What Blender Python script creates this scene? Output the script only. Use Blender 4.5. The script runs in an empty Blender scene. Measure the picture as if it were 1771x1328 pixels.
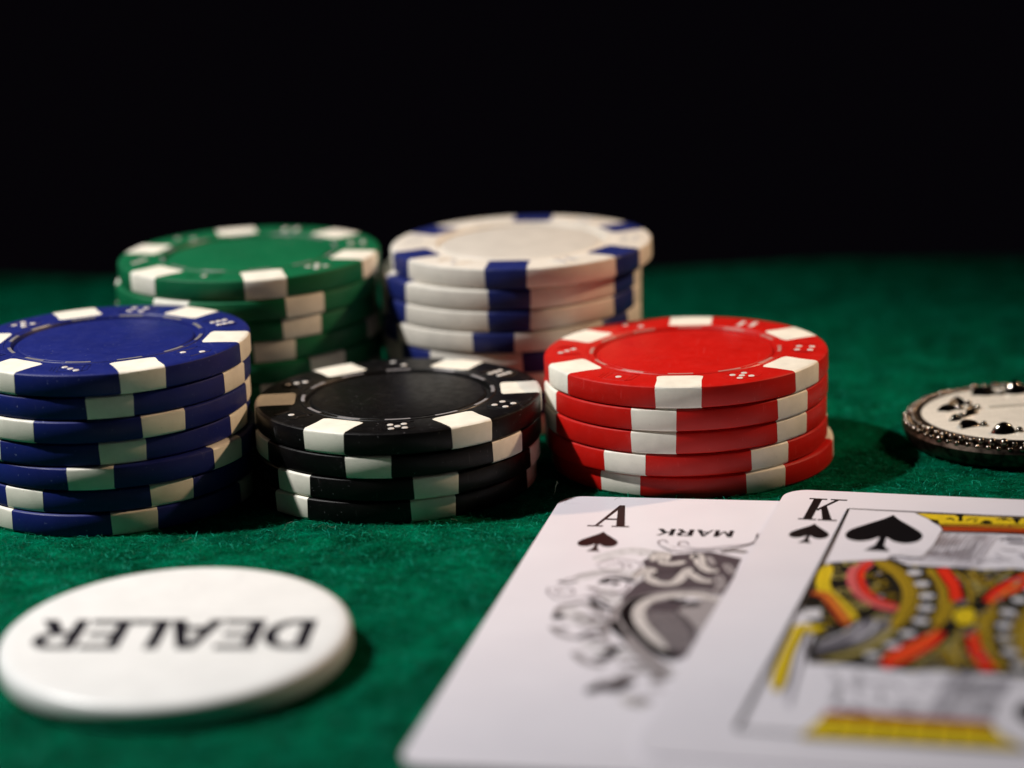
import bpy, bmesh, math, random
import numpy as np
from mathutils import Matrix, Vector
from mathutils.geometry import tessellate_polygon
R_ = math.radians
random.seed(7); RNG = np.random.default_rng(11)
MM = 0.001
scene = bpy.context.scene
COL = scene.collection

# ------------------------------------------------------------------ camera
cam_data = bpy.data.cameras.new("camera")
cam = bpy.data.objects.new("camera", cam_data); COL.objects.link(cam)
scene.camera = cam
cam_data.sensor_width = 23.6
cam_data.lens = 23.6 * 4383.56 / 1771.0
cam_data.clip_start = 0.01
cam_data.clip_end = 20.0
pitch, roll = R_(14.989), R_(-2.487)
fw = Vector((0, math.cos(pitch), -math.sin(pitch))); up = Vector((0, math.sin(pitch), math.cos(pitch))); rt = Vector((1, 0, 0))
cr = rt * math.cos(roll) + up * math.sin(roll); cu = -rt * math.sin(roll) + up * math.cos(roll)
m = Matrix((cr, cu, -fw)).transposed().to_4x4(); m.translation = Vector((0, 0, 0.10487))
cam.matrix_world = m
cam_data.dof.use_dof = True
cam_data.dof.focus_distance = 0.342
cam_data.dof.aperture_fstop = 58.4 / 9.2
cam_data.dof.aperture_blades = 0

# ------------------------------------------------------------------ world, lamps, exposure
world = bpy.data.worlds.new("World"); scene.world = world; world.use_nodes = True
bg = world.node_tree.nodes["Background"]
bg.inputs[0].default_value = (0.58, 0.42, 0.72, 1); bg.inputs[1].default_value = 0.0026

def lamp(name, loc, target, energy, color, cone, radius, blend=0.6):
    d = bpy.data.lights.new(name, 'SPOT'); d.energy = energy; d.color = color
    d.spot_size = R_(cone); d.spot_blend = blend; d.shadow_soft_size = radius
    o = bpy.data.objects.new(name, d); COL.objects.link(o)
    o.location = [c * MM for c in loc]
    o.rotation_euler = (Vector(target) - Vector(loc)).to_track_quat('-Z', 'Y').to_euler()
    return o
lamp("desk_lamp_light", (-398, 350, 545), (-64, 326, 0), 24.5, (1.0, 0.975, 0.945), 34.5, 0.012, 1.0)
lamp("side_lamp_light", (330, 425, 255), (-30, 350, 5), 4.9, (1.0, 0.67, 0.42), 29, 0.010, 1.0)
scene.view_settings.view_transform = 'Standard'
scene.view_settings.look = 'None'
scene.view_settings.exposure = 0.0
scene.view_settings.gamma = 1.0

# ------------------------------------------------------------------ materials
def nodes(name):
    mt = bpy.data.materials.new(name); mt.use_nodes = True
    nt = mt.node_tree; return mt, nt, nt.nodes["Principled BSDF"]
def N(nt, t, **kw):
    n = nt.nodes.new(t)
    for k, v in kw.items():
        if k in n.inputs.keys(): n.inputs[k].default_value = v
        else: setattr(n, k, v)
    return n
def ramp(nt, fac, stops):
    r = nt.nodes.new("ShaderNodeValToRGB"); e = r.color_ramp.elements
    while len(e) < len(stops): e.new(0.5)
    for el, (p, c) in zip(e, stops): el.position = p; el.color = (*c, 1)
    nt.links.new(fac, r.inputs[0]); return r.outputs[0]
def obj_coord(nt, scale):
    tc = nt.nodes.new("ShaderNodeTexCoord"); mp = nt.nodes.new("ShaderNodeMapping")
    mp.inputs['Scale'].default_value = (scale,) * 3
    oi = nt.nodes.new("ShaderNodeObjectInfo")
    ml = N(nt, "ShaderNodeMath", operation='MULTIPLY'); ml.inputs[1].default_value = 37.0
    nt.links.new(oi.outputs['Random'], ml.inputs[0])
    cb = nt.nodes.new("ShaderNodeCombineXYZ")
    for i in range(3): nt.links.new(ml.outputs[0], cb.inputs[i])
    nt.links.new(tc.outputs['Object'], mp.inputs['Vector']); nt.links.new(cb.outputs[0], mp.inputs['Location'])
    return mp.outputs[0]
def plastic(name, col, rough=0.42, speck=None, speck_amt=0.0, grime=0.12, spec=0.5, bump=0.25):
    mt, nt, b = nodes(name); v = obj_coord(nt, 1000.0)
    n1 = N(nt, "ShaderNodeTexNoise", Scale=0.22, Detail=5.0, Roughness=0.6); nt.links.new(v, n1.inputs['Vector'])
    dark = tuple(c * (1 - grime * 1.6) for c in col); lite = tuple(min(1, c * (1 + grime * .5)) for c in col)
    c = ramp(nt, n1.outputs[0], [(0.32, dark), (0.62, lite)])
    if speck:
        n2 = N(nt, "ShaderNodeTexNoise", Scale=2.4, Detail=3.0, Roughness=0.5); nt.links.new(v, n2.inputs['Vector'])
        f = ramp(nt, n2.outputs[0], [(0.69, (0, 0, 0)), (0.76, (speck_amt,) * 3)])
        mx = N(nt, "ShaderNodeMixRGB"); nt.links.new(f, mx.inputs[0]); nt.links.new(c, mx.inputs[1]); mx.inputs[2].default_value = (*speck, 1)
        c = mx.outputs[0]
    for ax in ((9.0, .35, 1.0), (.4, 7.0, 1.0)):
        vm = N(nt, "ShaderNodeVectorMath", operation='MULTIPLY'); vm.inputs[1].default_value = ax; nt.links.new(v, vm.inputs[0])
        ns = N(nt, "ShaderNodeTexNoise", Scale=0.33, Detail=2.0); nt.links.new(vm.outputs[0], ns.inputs['Vector'])
        fs = ramp(nt, ns.outputs[0], [(0.70, (0, 0, 0)), (0.76, (.22,) * 3)])
        ms = N(nt, "ShaderNodeMixRGB"); nt.links.new(fs, ms.inputs[0]); nt.links.new(c, ms.inputs[1]); ms.inputs[2].default_value = (*[min(1, .12 + x * 1.3) for x in col], 1) if max(col) < .6 else (*[x * .6 for x in col], 1)
        c = ms.outputs[0]
    nt.links.new(c, b.inputs['Base Color'])
    n3 = N(nt, "ShaderNodeTexNoise", Scale=0.7, Detail=6.0, Roughness=0.7); nt.links.new(v, n3.inputs['Vector'])
    rr = N(nt, "ShaderNodeMapRange"); nt.links.new(n3.outputs[0], rr.inputs[0])
    rr.inputs[1].default_value = .3; rr.inputs[2].default_value = .7; rr.inputs[3].default_value = rough - .08; rr.inputs[4].default_value = rough + .12
    nt.links.new(rr.outputs[0], b.inputs['Roughness'])
    n4 = N(nt, "ShaderNodeTexNoise", Scale=4.5, Detail=3.0, Roughness=0.6); nt.links.new(v, n4.inputs['Vector'])
    bp = N(nt, "ShaderNodeBump", Strength=bump, Distance=0.00004); nt.links.new(n4.outputs[0], bp.inputs['Height'])
    nt.links.new(bp.outputs[0], b.inputs['Normal'])
    b.inputs['Specular IOR Level'].default_value = spec
    return mt
M = {}
M['red'] = plastic('red_clay_composite', (0.52, 0.007, 0.004), 0.40, (0.8, 0.15, 0.1), 0.35, 0.05, 0.3)
M['blue'] = plastic('blue_clay_composite', (0.009, 0.016, 0.145), 0.42, (0.25, 0.28, 0.5), 0.6, 0.08, 0.26)
M['green'] = plastic('green_clay_composite', (0.003, 0.118, 0.045), 0.44, (0.2, 0.5, 0.3), 0.4, 0.08, 0.28)
M['black'] = plastic('black_clay_composite', (0.003, 0.0026, 0.003), 0.36, (0.25, 0.24, 0.26), 0.5, 0.12, 0.22)
M['white'] = plastic('ivory_clay_composite', (0.71, 0.67, 0.60), 0.45, (0.45, 0.4, 0.3), 0.35, 0.07)
M['white_inlay'] = plastic('ivory_matte_centre', (0.56, 0.53, 0.48), 0.55, (0.4, 0.36, 0.3), 0.3, 0.06)
M['spot'] = plastic('ivory_edge_insert', (0.84, 0.81, 0.71), 0.45, (0.35, 0.3, 0.2), 0.45, 0.09)
M['spot_blue'] = plastic('navy_edge_insert', (0.010, 0.018, 0.13), 0.45, (0.25, 0.25, 0.4), 0.3, 0.1, 0.35)
M['pip'] = plastic('pale_raised_pip', (0.66, 0.62, 0.58), 0.35)  # die pips set paler than the coloured chip bodies
M['dash'] = plastic('worn_dash', (0.22, 0.21, 0.22), 0.35)
M['dash_red'] = plastic('worn_red_dash', (0.50, 0.22, 0.19), 0.35)
M['pip_grey'] = plastic('grey_raised_pip', (0.42, 0.41, 0.43), 0.35)  # ivory chips get pips greyer than their body
M['button'] = plastic('gloss_white_plastic', (0.81, 0.82, 0.82), 0.32, None, 0, 0.03)
def flat(name, col, rough=0.5, spec=0.15):
    mt, nt, b = nodes(name); v = obj_coord(nt, 1000.0)
    n1 = N(nt, "ShaderNodeTexNoise", Scale=1.3, Detail=4.0); nt.links.new(v, n1.inputs['Vector'])
    c = ramp(nt, n1.outputs[0], [(0.3, tuple(x * .85 for x in col)), (0.7, tuple(min(1, x * 1.1) for x in col))])
    nt.links.new(c, b.inputs['Base Color']); b.inputs['Roughness'].default_value = rough; b.inputs['Specular IOR Level'].default_value = spec
    return mt
def card_mat(name):
    mt, nt, b = nodes(name); v = obj_coord(nt, 1000.0)
    n1 = N(nt, "ShaderNodeTexNoise", Scale=0.05, Detail=3.0); nt.links.new(v, n1.inputs['Vector'])
    c = ramp(nt, n1.outputs[0], [(0.35, (0.68, 0.65, 0.71)), (0.65, (0.73, 0.70, 0.76))])
    nt.links.new(c, b.inputs['Base Color']); b.inputs['Roughness'].default_value = 0.38
    w = N(nt, "ShaderNodeTexVoronoi", Scale=1.1); nt.links.new(v, w.inputs['Vector'])
    bp = N(nt, "ShaderNodeBump", Strength=0.12, Distance=0.00003); nt.links.new(w.outputs[0], bp.inputs['Height']); nt.links.new(bp.outputs[0], b.inputs['Normal'])
    return mt
M['card'] = card_mat('coated_card_stock')
INK = dict(black=(.003, .0025, .0035), belt=(.012, .010, .007), ink=(.025, .017, .022), line=(.14, .10, .12), ash=(.30, .27, .28), bone=(.55, .51, .50),
           white=(.74, .71, .73), grey=(.28, .26, .30), greyl=(.55, .53, .56), greyd=(.13, .12, .14), yellow=(.62, .44, .015), gold=(.33, .21, .012),
           goldl=(.36, .29, .09), dred=(.36, .045, .008), orange=(.62, .20, .03), red=(.68, .028, .010), pink=(.52, .10, .10), index=(.022, .006, .006), inkm=(.075, .058, .068), greyf=(.48, .46, .50))
for k, c in INK.items(): M['ink_' + k] = flat('printed_ink_' + k, c)
M['letter'] = flat('black_print_on_button', (.010, .008, .014), 0.4)
def metal(name, col, rough):
    mt, nt, b = nodes(name); v = obj_coord(nt, 1000.0)
    n1 = N(nt, "ShaderNodeTexNoise", Scale=0.8, Detail=5.0); nt.links.new(v, n1.inputs['Vector'])
    c = ramp(nt, n1.outputs[0], [(0.38, tuple(x * .22 for x in col)), (0.6, col)])
    nt.links.new(c, b.inputs['Base Color']); b.inputs['Metallic'].default_value = 1; b.inputs['Roughness'].default_value = rough
    bp = N(nt, "ShaderNodeBump", Strength=0.4, Distance=0.00005); nt.links.new(n1.outputs[0], bp.inputs['Height']); nt.links.new(bp.outputs[0], b.inputs['Normal'])
    return mt
M['silver'] = metal('tarnished_silver', (.38, .33, .28), 0.22)
M['silver_side'] = metal('brushed_dark_silver', (.13, .10, .08), 0.38)
M['stone'] = metal('polished_dark_marcasite', (.50, .46, .40), 0.12)
M['enamel'] = plastic('cream_enamel', (0.76, 0.73, 0.65), 0.25, None, 0, 0.05, 0.5, 0.05)

def felt_mat():
    mt, nt, b = nodes('green_baize_felt'); tc = nt.nodes.new("ShaderNodeTexCoord")
    mp = nt.nodes.new("ShaderNodeMapping"); mp.inputs['Scale'].default_value = (1000,) * 3; nt.links.new(tc.outputs['Object'], mp.inputs[0]); v = mp.outputs[0]
    n1 = N(nt, "ShaderNodeTexNoise", Scale=0.2, Detail=6.0, Roughness=0.66, Distortion=0.8); nt.links.new(v, n1.inputs['Vector'])
    c = ramp(nt, n1.outputs[0], [(0.30, (0.000, 0.028, 0.012)), (0.47, (0.000, 0.088, 0.040)), (0.70, (0.000, 0.175, 0.090))])
    n2 = N(nt, "ShaderNodeTexNoise", Scale=2.2, Detail=4.0, Roughness=0.7); nt.links.new(v, n2.inputs['Vector'])
    c2 = ramp(nt, n2.outputs[0], [(0.35, (0.55,) * 3), (0.65, (1.25,) * 3)])
    mx = N(nt, "ShaderNodeMixRGB", blend_type='MULTIPLY'); mx.inputs[0].default_value = 1; nt.links.new(c, mx.inputs[1]); nt.links.new(c2, mx.inputs[2])
    n5 = N(nt, "ShaderNodeTexNoise", Scale=0.075, Detail=3.0, Roughness=0.55, Distortion=1.2); nt.links.new(v, n5.inputs['Vector'])
    c5 = ramp(nt, n5.outputs[0], [(0.36, (0.62,) * 3), (0.60, (1.15,) * 3)])
    m5 = N(nt, "ShaderNodeMixRGB", blend_type='MULTIPLY'); m5.inputs[0].default_value = 1; nt.links.new(mx.outputs[0], m5.inputs[1]); nt.links.new(c5, m5.inputs[2]); mx = m5
    nt.links.new(mx.outputs[0], b.inputs['Base Color']); b.inputs['Roughness'].default_value = 0.95; b.inputs['Specular IOR Level'].default_value = 0.0
    b.inputs['Sheen Weight'].default_value = 0.0; b.inputs['Sheen Tint'].default_value = (0.1, 0.9, 0.5, 1); b.inputs['Sheen Roughness'].default_value = 0.5
    n3 = N(nt, "ShaderNodeTexNoise", Scale=1.2, Detail=6.0, Roughness=0.75); nt.links.new(v, n3.inputs['Vector'])
    bp = N(nt, "ShaderNodeBump", Strength=0.9, Distance=0.0004); nt.links.new(n3.outputs[0], bp.inputs['Height']); nt.links.new(bp.outputs[0], b.inputs['Normal'])
    return mt
M['felt'] = felt_mat()
def fiber_mat():
    mt, nt, b = nodes('green_wool_fiber'); g = nt.nodes.new("ShaderNodeNewGeometry")
    c = ramp(nt, g.outputs['Random Per Island'], [(0.0, (0.000, 0.03, 0.013)), (0.6, (0.000, 0.11, 0.050)), (0.88, (0.001, 0.20, 0.11)), (1.0, (0.02, 0.42, 0.30))])
    nt.links.new(c, b.inputs['Base Color']); b.inputs['Roughness'].default_value = 0.55; b.inputs['Specular IOR Level'].default_value = 0.06
    return mt
M['fiber'] = fiber_mat()
M['lint'] = flat('pale_lint', (0.16, 0.2, 0.15), 0.8, 0.1)

# ------------------------------------------------------------------ mesh helpers (coordinates in mm)
def new_mesh(name, verts, faces, mats, fm=None, smooth=False):
    me = bpy.data.meshes.new(name)
    me.from_pydata([(x * MM, y * MM, z * MM) for x, y, z in verts], [], faces)
    for k in mats: me.materials.append(M[k])
    if fm: me.polygons.foreach_set('material_index', fm)
    if smooth: me.polygons.foreach_set('use_smooth', [True] * len(faces))
    me.update(); return me
def obj(name, me, parent=None, loc=None, rz=0.0):
    o = bpy.data.objects.new(name, me); COL.objects.link(o)
    if parent: o.parent = parent
    if loc: o.location = [c * MM for c in loc]
    o.rotation_euler.z = rz
    return o
def tag(o, label, cat, group=None):
    o['label'] = label; o['category'] = cat
    if group: o['group'] = group
    return o
def sharp_by_angle(me, deg=35):
    bm = bmesh.new(); bm.from_mesh(me)
    for f in bm.faces: f.smooth = True
    for e in bm.edges:
        if len(e.link_faces) == 2 and e.calc_face_angle(0) > R_(deg): e.smooth = False
    bm.to_mesh(me); bm.free(); return me
def lathe(name, prof, seg, mat, deg=35):
    V, F = [], []; closed0 = prof[0][0] == 0; closed1 = prof[-1][0] == 0; idx = []
    for r, z in prof:
        if r == 0: idx.append([len(V)]); V.append((0, 0, z))
        else:
            idx.append(list(range(len(V), len(V) + seg)))
            for i in range(seg):
                a = 2 * math.pi * i / seg; V.append((r * math.sin(a), -r * math.cos(a), z))
    for A, B in zip(idx, idx[1:]):
        for i in range(seg):
            j = (i + 1) % seg
            if len(A) == 1 and len(B) == 1: continue
            if len(A) == 1: F.append((A[0], B[i], B[j]))
            elif len(B) == 1: F.append((A[i], B[0], A[j]))
            else: F.append((A[i], B[i], B[j], A[j]))
    me = new_mesh(name, V, F, [mat])
    bm = bmesh.new(); bm.from_mesh(me); bmesh.ops.recalc_face_normals(bm, faces=bm.faces); bm.to_mesh(me); bm.free()
    return sharp_by_angle(me, deg)

# flat print / relief toolkit ---------------------------------------------------
def spline(pts, n=6):
    if len(pts) < 3:
        (x0, y0), (x1, y1) = pts; return [(x0 + (x1 - x0) * i / 6, y0 + (y1 - y0) * i / 6) for i in range(7)]
    P = [pts[0]] + list(pts) + [pts[-1]]; out = []
    for i in range(1, len(P) - 2):
        p0, p1, p2, p3 = P[i - 1], P[i], P[i + 1], P[i + 2]
        for k in range(n):
            t = k / n
            out.append(tuple(0.5 * ((2 * p1[a]) + (-p0[a] + p2[a]) * t + (2 * p0[a] - 5 * p1[a] + 4 * p2[a] - p3[a]) * t * t + (-p0[a] + 3 * p1[a] - 3 * p2[a] + p3[a]) * t ** 3) for a in (0, 1)))
    out.append(tuple(pts[-1])); return out
class Print:
    """flat shapes in card millimetres, each laid a hair above the one before"""
    def __init__(s, z0=0.0, dz=0.0004): s.V, s.F, s.K, s.m, s.z, s.dz = [], [], [], [], z0, dz
    def mi(s, k):
        if k not in s.m: s.m.append(k)
        return s.m.index(k)
    def poly(s, pts, k):
        s.z += s.dz; b = len(s.V); s.V += [(x, y, s.z) for x, y in pts]
        for t in tessellate_polygon([[Vector((x, y, 0)) for x, y in pts]]):
            a, c, d = [pts[i] for i in t]
            cr_ = (c[0] - a[0]) * (d[1] - a[1]) - (c[1] - a[1]) * (d[0] - a[0])
            s.F.append(tuple(b + i for i in (t if cr_ > 0 else t[::-1]))); s.K.append(s.mi(k))
    def stroke(s, pts, w, k, taper=0.35, sm=True, n=6):
        if sm: pts = spline(pts, n)
        s.z += s.dz; b = len(s.V); L = len(pts)
        for i, p in enumerate(pts):
            q0 = pts[max(0, i - 1)]; q1 = pts[min(L - 1, i + 1)]
            dx, dy = q1[0] - q0[0], q1[1] - q0[1]; l = math.hypot(dx, dy) or 1
            t = i / (L - 1); e = min(1, min(t, 1 - t) * 6 + taper) if taper < 1 else 1
            h = w * .5 * e; s.V += [(p[0] - dy / l * h, p[1] + dx / l * h, s.z), (p[0] + dy / l * h, p[1] - dx / l * h, s.z)]
        for i in range(L - 1):
            a = b + 2 * i; s.F.append((a + 1, a + 3, a + 2, a)); s.K.append(s.mi(k))
    def disc(s, c, r, k, n=14, sy=1.0): s.poly([(c[0] + r * math.cos(2 * math.pi * i / n), c[1] + r * sy * math.sin(2 * math.pi * i / n)) for i in range(n)], k)
    def ring(s, c, r, w, k, n=14): s.stroke([(c[0] + r * math.cos(2 * math.pi * i / n), c[1] + r * math.sin(2 * math.pi * i / n)) for i in range(n + 1)], w, k, 1, False)
    def mesh(s, name, yflip=True):
        V = [(x, -y if yflip else y, z) for x, y, z in s.V]
        F = [f[::-1] for f in s.F] if yflip else s.F
        return new_mesh(name, V, F, s.m, s.K)

# ------------------------------------------------------------------ setting
EDGE = [(-700, 520), (-160, 501), (-101, 498), (-77, 491), (-25, 482), (28, 478), (42, 479), (59, 481), (81, 478), (99, 473), (160, 476), (700, 500)]
def edge_y(x):
    for (x0, y0), (x1, y1) in zip(EDGE, EDGE[1:]):
        if x <= x1:
            t = (x - x0) / (x1 - x0); t = t * t * (3 - 2 * t); return y0 + (y1 - y0) * t
    return EDGE[-1][1]
def build_felt():
    xs = list(np.concatenate([np.linspace(-700, -170, 16), np.linspace(-160, 160, 161), np.linspace(170, 700, 16)]))
    V, F = [], []; rows = 0
    prof = [(t, 0, 0) for t in np.linspace(0, 1, 120)]
    for x in xs:
        ye = edge_y(x)
        ys = [(-250 + (ye - 8 + 250) * t, 0.0) for t, _, _ in prof]
        r = 8
        for a in (15, 30, 45, 60, 75, 90): ys.append((ye - 8 + r * math.sin(R_(a)), -r + r * math.cos(R_(a))))
        for zz in (-40, -120, -300): ys.append((ye + 2 * math.sin(x * .05), zz))
        rows = len(ys)
        for y, z in ys: V.append((x, y, z + (-0.0)))
    for i in range(len(xs) - 1):
        for j in range(rows - 1):
            a = i * rows + j; F.append((a, a + rows, a + rows + 1, a + 1))
    o = obj('table_felt', new_mesh('table_felt', V, F, ['felt'], None, True)); o['kind'] = 'structure'
build_felt()

# ------------------------------------------------------------------ poker chips
CR, CT = 20.0, 3.18
BODY = [(0, 2.86), (12.2, 2.86), (12.32, 2.60), (12.85, 2.60), (12.95, 3.04), (13.05, CT), (13.6, CT), (13.7, 3.06), (13.95, 3.06), (14.05, CT - .01),
        (19.45, CT - .01), (19.72, CT - .07), (19.92, CT - .22), (CR, CT - .42), (CR, .42), (19.92, .22), (19.72, .07), (19.45, 0), (0, 0)]
def chip_body(c): return lathe('chip_body_' + c, BODY, 128, c, 25)
def inlay_mesh(c): return lathe('centre_inlay_' + c, [(0, 2.98), (11.9, 2.98), (12.12, 2.93), (12.2, 2.82)], 96, 'white_inlay' if c == 'white' else c, 60)
def spot_mesh(name, mat):
    path = [(14.35, CT + .004), (15.2, CT + .006), (17.0, CT + .006), (19.44, CT + .006), (19.735, CT - .06), (19.94, CT - .215), (20.018, CT - .42), (20.018, .42), (19.94, .215), (19.735, .055), (19.44, .012), (18.0, .012)]
    us = [-3.1, -2.9, -2.4, -1.6, -.8, 0, .8, 1.6, 2.4, 2.9, 3.1]
    V, F = [], []; n = len(us)
    for j, (r, z) in enumerate(path):
        for u in us:
            y = math.sqrt(r * r - u * u) if r > 16 else r - .02 * u * u * 0
            if j == 0: y += .35 * max(0, (abs(u) - 2.6) / .5)           # softly rounded inner corners
            jit = (.05 * math.sin(j * 2.3) + .04 * math.sin(j * 5.1 + 1)) * (abs(u) > 2.8) * (1 if u > 0 else -.8)
            V.append((u + jit, -y, z))
    for j in range(len(path) - 1):
        for i in range(n - 1):
            a = j * n + i; F.append((a, a + n, a + n + 1, a + 1))
    b = len(V)                                                             # skirt that ties the shell into the body
    loop = [i for i in range(n)] + [j * n + n - 1 for j in range(1, len(path))] + [(len(path) - 1) * n + i for i in range(n - 2, -1, -1)] + [j * n for j in range(len(path) - 2, 0, -1)]
    for k in loop:
        x, y, z = V[k]; l = math.hypot(x, y); cz = CT / 2
        V.append((x * (1 - .12 / l), y * (1 - .12 / l), z + (-.12 if z > cz else .12)))
    for q in range(len(loop)):
        w = (q + 1) % len(loop); F.append((loop[q], loop[w], b + w, b + q))
    me = new_mesh(name, V, F, [mat])
    bm = bmesh.new(); bm.from_mesh(me); bmesh.ops.recalc_face_normals(bm, faces=bm.faces); bm.to_mesh(me); bm.free()
    return sharp_by_angle(me, 32)
def bar3(V, F, p, q, w, z0, z1):
    dx, dy = q[0] - p[0], q[1] - p[1]; l = math.hypot(dx, dy); nx, ny = -dy / l * w / 2, dx / l * w / 2; b = len(V)
    for z in (z0, z1):
        s = 1 if z == z0 else .45
        V += [(p[0] + nx * s, p[1] + ny * s, z), (p[0] - nx * s, p[1] - ny * s, z), (q[0] - nx * s, q[1] - ny * s, z), (q[0] + nx * s, q[1] + ny * s, z)]
    F += [(b + 4, b + 5, b + 6, b + 7), (b, b + 1, b + 5, b + 4), (b + 1, b + 2, b + 6, b + 5), (b + 2, b + 3, b + 7, b + 6), (b + 3, b, b + 4, b + 7)]
PIPS = {1: [(0, 0)], 2: [(-1, 1), (1, -1)], 3: [(-1, 1), (0, 0), (1, -1)], 4: [(-1, -1), (-1, 1), (1, -1), (1, 1)], 5: [(-1, -1), (-1, 1), (0, 0), (1, -1), (1, 1)], 6: [(-1, -1), (-1, 0), (-1, 1), (1, -1), (1, 0), (1, 1)]}
def die_mesh(n, c, pipm):
    V, F, K = [], [], []; z0, z1 = CT - .05, CT + .06; s = 1.62; yc = -16.75
    rot = R_(random.Random(n * 7).choice([-8, 6, 10, -5, 4, 12]))
    def T(x, y): return (x * math.cos(rot) - y * math.sin(rot), yc + x * math.sin(rot) + y * math.cos(rot))
    sq = [(-s, -s), (s, -s), (s, s), (-s, s)]
    for a, b_ in zip(sq, sq[1:] + sq[:1]): bar3(V, F, T(*a), T(*b_), .2, z0, z1)
    o = (.75, .55)                                                         # the receding faces of the die
    bar3(V, F, T(s, -s), T(s + o[0], -s + o[1]), .12, z0, z1); bar3(V, F, T(s, s), T(s + o[0], s + o[1] * .6), .12, z0, z1)
    bar3(V, F, T(s + o[0], -s + o[1]), T(s + o[0], s + o[1] * .6), .12, z0, z1)
    bar3(V, F, T(-s - .5, -s * .8), T(-s - .5, s * .8), .11, z0, z1); bar3(V, F, T(-s - .95, -s * .55), T(-s - .95, s * .55), .11, z0, z1)
    K += [0] * len(F)
    for px, py in PIPS[n]:
        cx, cy = T(px * .92, py * (.92 if n != 6 else .95)); b = len(V); m_ = 12
        for r, z in ((.46, CT - .02), (.40, CT + .04), (.26, CT + .065)):
            for i in range(m_): a = 2 * math.pi * i / m_; V.append((cx + r * math.cos(a), cy + r * math.sin(a), z))
        V.append((cx, cy, CT + .07))
        for j in range(2):
            for i in range(m_): k = (i + 1) % m_; F.append((b + j * m_ + i, b + j * m_ + k, b + (j + 1) * m_ + k, b + (j + 1) * m_ + i)); K.append(1)
        for i in range(m_): F.append((b + 2 * m_ + i, b + 2 * m_ + (i + 1) % m_, b + 3 * m_)); K.append(1)
    return new_mesh('die_emblem_%d_%s' % (n, c), V, F, [c, pipm], K)
def dash_mesh(c):                                                          # one raised dash of the broken ring round the centre
    V, F = [], []; n = 8; a0, a1 = R_(-7.5), R_(7.5)
    for i in range(n + 1):
        a = a0 + (a1 - a0) * i / n
        for r, z in ((12.98, CT - .1), (13.05, CT + .015), (13.5, CT + .015), (13.6, CT - .1)): V.append((r * math.sin(a), -r * math.cos(a), z))
    for i in range(n):
        for j in range(3): q = 4 * i + j; F.append((q, q + 4, q + 5, q + 1))
    F += [(0, 1, 2, 3), (4 * n + 3, 4 * n + 2, 4 * n + 1, 4 * n)]
    me = new_mesh('ring_dash_' + c, V, F, [{'white': 'white', 'red': 'dash_red'}.get(c, 'dash')]); bm = bmesh.new(); bm.from_mesh(me); bmesh.ops.recalc_face_normals(bm, faces=bm.faces); bm.to_mesh(me); bm.free(); return me

SPOT = spot_mesh('edge_spot', 'spot'); SPOTB = spot_mesh('edge_spot_navy', 'spot_blue')
ORD = {'red': [5, 4, 6, 2, 3, 1], 'black': [5, 4, 6, 2, 3, 1], 'blue': [2, 6, 4, 5, 1, 3], 'green': [5, 4, 6, 2, 3, 1], 'white': [6, 4, 5, 1, 3, 2]}
ORDN = {1: 'topmost', 2: 'second from the top', 3: 'third from the top', 4: 'fourth from the top', 5: 'fifth from the top', 6: 'sixth from the top', 7: 'seventh from the top', 8: 'eighth from the top'}
# colour: centre, number, camera-facing azimuth, list from top down of (dx, dy, angle)
STACKS = {
 'red': ((24.65, 346.7), -4.1, [(0, 0, -3.1), (-.1, 0, -12.7), (-.25, .1, -12.6), (-.2, .1, -25), (.66, .3, 30.0)]),
 'black': ((-15.95, 341.5), 2.6, [(0, 0, -31), (-.2, .1, -12.4), (-.5, .2, 14.4), (-1.1, .4, 14.6)]),
 'blue': ((-56.1, 342.3), 9.3, [(0, 0, 12.8), (-.3, .2, .2), (-.5, 0, 21.2), (-.8, .3, 5), (.1, -.2, -10.5), (-.2, 0, 21.5), (-.25, -.3, 6)]),
 'green': ((-39.4, 381.1), 5.9, [(0, 0, 6), (-.5, -.3, 24.5), (-.7, 0, 23), (-.3, .3, 8.8), (-.1, 0, 32.6), (-.4, .2, 11), (0, .2, 44), (-.2, 0, 20)]),
 'white': ((2.3, 381.0), -.3, [(0, 0, -7.1), (-1.7, .2, -1), (-1.8, .1, -1.2), (-1.9, 0, -8), (-1.9, .2, 13), (-1.7, .3, 40), (-1.8, 0, 9), (-1.8, .1, 30)]),
}
WHERE = {'red': 'the red stack', 'black': 'the black stack', 'blue': 'the blue stack',
         'green': 'the green stack', 'white': 'the ivory stack'}
LOOK = {'red': 'red poker chip, cream edge spots', 'black': 'black poker chip, cream edge spots', 'blue': 'blue poker chip, cream edge spots',
        'green': 'green poker chip, cream edge spots', 'white': 'ivory poker chip, navy edge spots'}
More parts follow.
